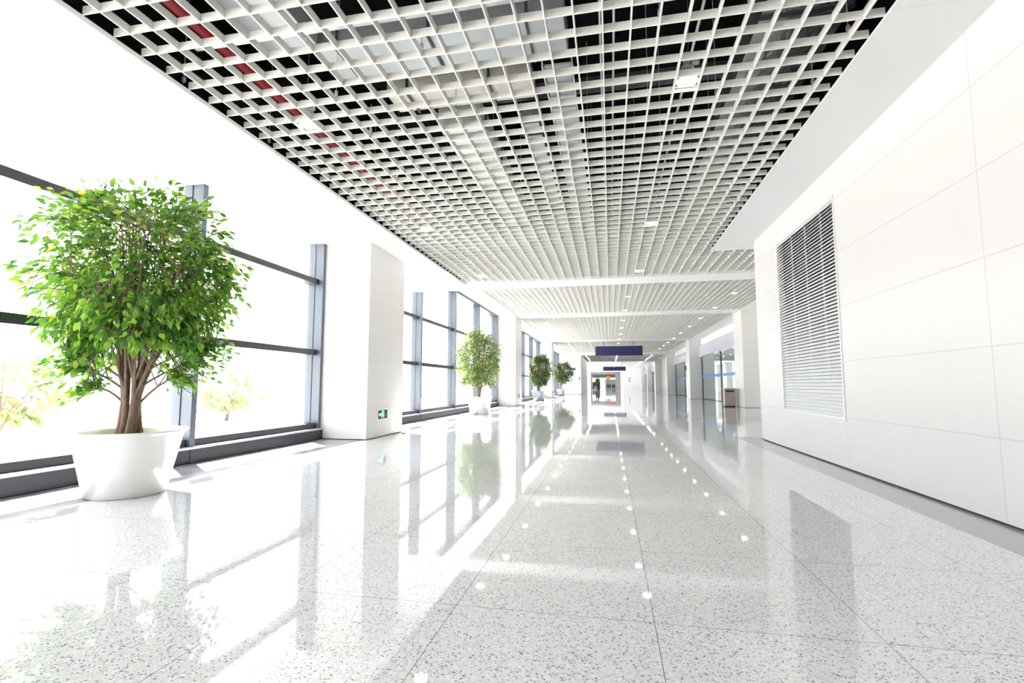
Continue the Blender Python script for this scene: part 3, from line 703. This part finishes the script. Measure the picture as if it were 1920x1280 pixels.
# ------------------------------------------------------------------ trees
def bez(a, b, c, n):
    return [a*(1-t)**2 + b*2*t*(1-t) + c*t*t for t in [i/n for i in range(n+1)]]
def tree(parent, rng, z0, c, rad, stems, limbs, twigs, nleaf, lsize, leaf, fork, spread=0.10, extra=(), droop=0.5, lean=0, keep=None):
    """multi-stemmed ficus: c, rad = crown centre and half sizes (local)"""
    c = Vector(c); rad = Vector(rad)
    tr = MB(); LV = []; LF = []
    def leafat(p, d):
        # blade hanging outward and down
        d = (d + Vector((rng.gauss(0, .5), rng.gauss(0, .5), rng.gauss(-droop, .45)))).normalized()
        sd = d.cross(Vector((rng.gauss(0, .6), rng.gauss(0, .6), 1))).normalized(); up = sd.cross(d)
        L = lsize*rng.uniform(0.65, 1.2); W = L*0.27
        n = len(LV)
        for q in (p, p+d*L*.45-up*L*.04, p+d*L-up*L*.22, p+d*L*.42+sd*W+up*L*.05, p+d*L*.42-sd*W+up*L*.05,
                  p+d*L*.75+sd*W*.55-up*L*.05, p+d*L*.75-sd*W*.55-up*L*.05):
            LV.append(tuple(q))
        LF.extend([(n, n+3, n+1), (n+3, n+5, n+2, n+1), (n, n+1, n+4), (n+1, n+2, n+6, n+4)])
    bases = []
    for i in range(stems):
        a = 2*math.pi*i/stems + rng.uniform(-.3, .3); r = spread*rng.uniform(.5, 1.1) if i else 0.01
        b = Vector((r*math.cos(a), r*math.sin(a), z0)); a2 = a+rng.uniform(.8, 1.8)
        m = Vector((spread*.45*math.cos(a2)+lean*.5, spread*.45*math.sin(a2), (z0+fork)/2))
        t = Vector((spread*.9*math.cos(a)+lean, spread*.9*math.sin(a), fork*rng.uniform(.85, 1.1)))
        pts = bez(b, m*1.0, t, 6); r0 = spread*(.36 if i == 0 else rng.uniform(.17, .30))
        tr.tube(pts, [r0*(1.12-0.5*j/6) for j in range(7)], 8)
        bases.append((pts, r0, a))
    ends = []
    for pts, r0, a in bases:
        for k in range(limbs):
            src = pts[-1] if k < 2 else pts[rng.choice((3, 4, 5))]
            for _ in range(40):
                th = a + rng.uniform(-1.3, 1.3); ph = rng.uniform(-0.5, 1.5); q = rng.uniform(.35, .8)
                tgt = c + Vector((rad.x*math.cos(th)*math.cos(ph)*q, rad.y*math.sin(th)*math.cos(ph)*q, rad.z*math.sin(ph)*q))
                if tgt.z > src.z-0.05: break
            mid = src.lerp(tgt, .5) + Vector((0, 0, .12*rad.z)) - Vector(((tgt-src).x, (tgt-src).y, 0))*.12
            path = bez(src, mid, tgt, 5); r1 = r0*rng.uniform(.38, .52)
            tr.tube(path, [r1*(1-.55*j/5) for j in range(6)], 6)
            ends.append((path, r1))
    for src, tgt in extra:
        src = Vector(src); tgt = Vector(tgt); mid = src.lerp(tgt, .5)+Vector((0, 0, .12))
        path = bez(src, mid, tgt, 5); tr.tube(path, [0.014*(1-.5*j/5) for j in range(6)], 6)
        ends.append((path, 0.014)); 
        for _ in range(6):
            e2 = tgt + Vector((rng.gauss(0, .16), rng.gauss(0, .16), rng.gauss(-.02, .11)))
            p2 = bez(path[3], path[4]+Vector((0, 0, .08)), e2, 4); tr.tube(p2, [.007, .006, .005, .004, .003], 5)
            for j in range(nleaf):
                t = rng.uniform(.3, 1); i0 = min(3, int(t*4)); pp = p2[i0].lerp(p2[i0+1], t*4-i0)
                leafat(pp + Vector((rng.gauss(0, .035), rng.gauss(0, .035), rng.gauss(-.02, .035))), (p2[-1]-path[0]).normalized())
    for path, r1 in ends:
        for k in range(twigs):
            src = path[rng.choice((2, 3, 4, 5, 5))]
            dirn = (src-c); dirn = Vector((dirn.x/rad.x, dirn.y/rad.y, dirn.z/rad.z))
            dirn = (dirn.normalized()*rng.uniform(.2, 1.0) + Vector((rng.gauss(0, .55), rng.gauss(0, .55), rng.gauss(0.05, .5)))).normalized()
            q = rng.uniform(.72, 1.0)*(1+.13*noise.noise(dirn*2.3+c))
            tgt = c + Vector((dirn.x*rad.x*q, dirn.y*rad.y*q, dirn.z*rad.z*q))
            if keep and not keep(tgt): continue
            ln = (tgt-src).length
            mx_ = .85*max(rad)
            if ln > mx_: tgt = src + (tgt-src)*(mx_/ln)
            mid = src.lerp(tgt, .55)+Vector((0, 0, .10*ln+.03))
            p2 = bez(src, mid, tgt + Vector((0, 0, -.05)), 5); tr.tube(p2, [r1*.42*(1-.75*j/5)+.0015 for j in range(6)], 5)
            for j in range(nleaf):
                t = rng.uniform(.25, 1.02)**.8; i0 = min(4, int(t*5)); pp = p2[i0].lerp(p2[i0+1], t*5-i0)
                sp = .05
                leafat(pp + Vector((rng.gauss(0, sp), rng.gauss(0, sp), rng.gauss(-.02, sp))), (tgt-c).normalized())
    tr.build('trunk', M['bark'], parent, smooth=True)
    me = bpy.data.meshes.new('foliage'); me.from_pydata(LV, [], LF); me.update(); me.materials.append(leaf)
    for p in me.polygons: p.use_smooth = True
    o = bpy.data.objects.new('foliage', me); C.objects.link(o); o.parent = parent
    return len(LV)//7

def pot(parent, rb, rt, h, mat, lip=0.04):
    m = MB(); m.lathe([(rb-.015, 0), (rb, .008), (rb+(rt-lip-rb)*.5, h*.5), (rt-lip*1.3, h-.05), (rt-lip*.5, h-.025), (rt, h-.012), (rt, h), (rt-.01, h+.002), (rt-lip-.03, h-.012), (rt-lip-.05, h-.10), (rt-lip-.07, h-.16)], 0, 0, 72, True)
    m.build('pot', mat, parent, smooth=True)
    m = MB(); m.lathe([(0.002, h-.075), (rt*.5, h-.07), (rt-lip-.045, h-.085)], 0, 0, 48, True); m.build('soil', M['soil'], parent, smooth=True)

rng = random.Random(11)
e = empty('potted_tree', (-5.32, 4.66, 0), 'large bushy green ficus tree in a wide silver-white pot, nearest plant at left', 'potted plant')
pot(e, 0.37, 0.565, 0.70, M['pot'])
tree(e, rng, 0.6, (0.02, 0.0, 2.55), (1.12, 1.10, 1.18), 7, 6, 8, 22, 0.10, M['leaf'], 1.5, 0.13,
     extra=[((-0.05, 0, 1.1), (-0.45, -0.30, 1.40)), ((0.05, 0, 1.15), (0.50, 0.42, 1.48)), ((-0.05, -.05, 1.0), (-0.36, -0.22, 1.18)),
            ((0.05, 0.05, 1.0), (0.36, 0.3, 1.32)), ((-0.05, 0, 1.2), (-0.50, -0.36, 1.58)), ((0.05, 0, 1.3), (0.6, 0.5, 1.68))],
     keep=lambda t: t.z > 1.75 or (t.x*t.x+t.y*t.y) > 0.36*(1.9-t.z)+0.06)
e = empty('potted_tree', (-5.42, 20.2, 0), 'tall green ficus tree whitened by sunlight in a white tapered pot, second from the viewer', 'potted plant')
pot(e, 0.40, 0.56, 0.72, M['pot'])
tree(e, random.Random(5), 0.6, (-0.05, 0, 2.38), (1.10, 1.0, 1.36), 6, 7, 12, 15, 0.088, M['leaf_sunlit'], 1.15, 0.11,
     extra=[((-0.05, 0, 1.1), (-0.7, -0.3, 1.3)), ((0.05, 0, 1.1), (0.6, -0.2, 1.2)), ((-0.05, 0, 1.1), (-0.9, -0.3, 2.6))])
e = empty('potted_tree', (-5.5, 38.3, 0), 'dark green ficus tree in a grey pot, third from the viewer', 'potted plant')
pot(e, 0.42, 0.57, 0.76, M['pot2'])
tree(e, random.Random(8), 0.6, (0.15, 0, 2.42), (1.05, 0.9, 1.36), 6, 7, 10, 14, 0.12, M['leaf_dark'], 1.2, 0.12,
     extra=[((0.05, 0, 1.1), (0.5, -0.2, 1.3))])
e = empty('potted_tree', (-5.45, 55.5, 0), 'small looking dark green ficus tree in a pale pot, farthest of the four', 'potted plant')
pot(e, 0.40, 0.52, 0.80, M['pot2'])
tree(e, random.Random(9), 0.6, (0.4, 0, 2.66), (1.28, 1.0, 1.38), 6, 7, 9, 13, 0.14, M['leaf_dark'], 1.35, 0.12)
e = empty('potted_tree', (-4.9, 170, 0), 'distant green tree in front of the dark kiosk in the far doorway', 'potted plant')
pot(e, 0.45, 0.6, 0.9, M['pot2'])
tree(e, random.Random(3), 0.8, (0, 0, 2.7), (1.3, 1.2, 1.4), 3, 4, 4, 12, 0.26, M['leaf'], 1.6, 0.10)

# ------------------------------------------------------------------ outside
sbox('floor', M['ground'], -160, -7.0, -80, 240, -0.4, -0.15, kind='structure')
def shrub(x, y, h, w, n, seed, label):
    e = empty('garden_tree', (x, y, -0.15), label, 'tree', 'young trees outside the windows')
    tree(e, random.Random(seed), 0, (0, 0, h*.62), (w, w, h*.38), 3, 5, n, 9, 0.22, M['leaf_out'], h*.3, 0.12)
shrub(-13.4, 8.6, 2.0, 1.5, 5, 21, 'pale young tree seen through the lower window left of the large silver pot')
shrub(-14.5, 16.6, 1.9, 1.3, 5, 22, 'pale young tree seen through the window between the large tree and the big pillar')
shrub(-17.0, 47, 6.5, 3.0, 6, 23, 'taller pale tree seen through the window beyond the big pillar')
shrub(-14.5, 27.0, 2.0, 1.2, 5, 24, 'low pale bush seen at the foot of the window beyond the big pillar')
e = empty('building', (-62, 30, -0.15), 'overexposed white building with bands of pale cyan windows across the street', 'building')
MB().box(-8, 0, -50, 60, 0, 9).build('wall', M['bldg'], e)
for k, z in enumerate((2.2, 5.4)):
    for j in range(10):
        MB().box(0, 0.1, -46+j*10.5, -38+j*10.5, z, z+1.5).build('window', M['bldg_glass'], e)
MB().box(-8.5, 0.8, -50.5, 60.5, 9, 9.5).build('roof', plain('building_cornice', (0.6, 0.6, 0.58), 0.8), e)
# long low planter wall outside
o = sbox('planter_wall', plain('planter_stone', (0.45, 0.38, 0.36), 0.8), -19.6, -19.2, -10, 60, -0.15, 0.45)
tag(o, 'long low pinkish planter wall outside beyond the windows', 'wall')

# ------------------------------------------------------------------ light
wd = bpy.data.worlds.new('sky'); sc.world = wd; wd.use_nodes = True
nt = wd.node_tree; bg = nt.nodes['Background']
tc = nt.nodes.new('ShaderNodeTexCoord'); sx = nt.nodes.new('ShaderNodeSeparateXYZ'); nt.links.new(tc.outputs['Generated'], sx.inputs[0])
rp = nt.nodes.new('ShaderNodeValToRGB'); rp.color_ramp.elements[0].position = 0.45; rp.color_ramp.elements[1].position = 0.85
rp.color_ramp.elements[0].color = (1.0, 0.985, 0.975, 1); rp.color_ramp.elements[1].color = (0.86, 0.93, 1.0, 1)
nt.links.new(mth(nt, 'MULTIPLY_ADD', sx.outputs['Z'], 0.5, 0.5), rp.inputs[0])
nt.links.new(rp.outputs[0], bg.inputs['Color']); bg.inputs['Strength'].default_value = 1.3
sun = bpy.data.lights.new('sun', 'SUN'); sun.energy = 9.5; sun.angle = R(0.6); sun.color = (1.0, 0.97, 0.92)
so = bpy.data.objects.new('sun', sun); C.objects.link(so)
so.rotation_euler = Vector((0.486, -0.382, -0.788)).to_track_quat('-Z', 'Y').to_euler()

# ------------------------------------------------------------------ camera
cam = bpy.data.cameras.new('camera'); co = bpy.data.objects.new('camera', cam); C.objects.link(co)
co.location = (0, 0, 1.2); co.rotation_euler = (R(90+5.09), 0, R(11.26))
cam.sensor_width = 36; cam.lens = 921.6/1920*36; cam.clip_start = 0.05; cam.clip_end = 600
sc.camera = co
sc.view_settings.view_transform = 'Standard'; sc.view_settings.look = 'None'
sc.view_settings.exposure = 2.42; sc.view_settings.gamma = 1.0; sc.view_settings.use_curve_mapping = False
sc.cycles.use_denoising = True
sc.cycles.max_bounces = 10; sc.cycles.diffuse_bounces = 6; sc.cycles.glossy_bounces = 5
sc.cycles.transparent_max_bounces = 12; sc.cycles.sample_clamp_indirect = 8
sc.cycles.caustics_reflective = False; sc.cycles.caustics_refractive = False
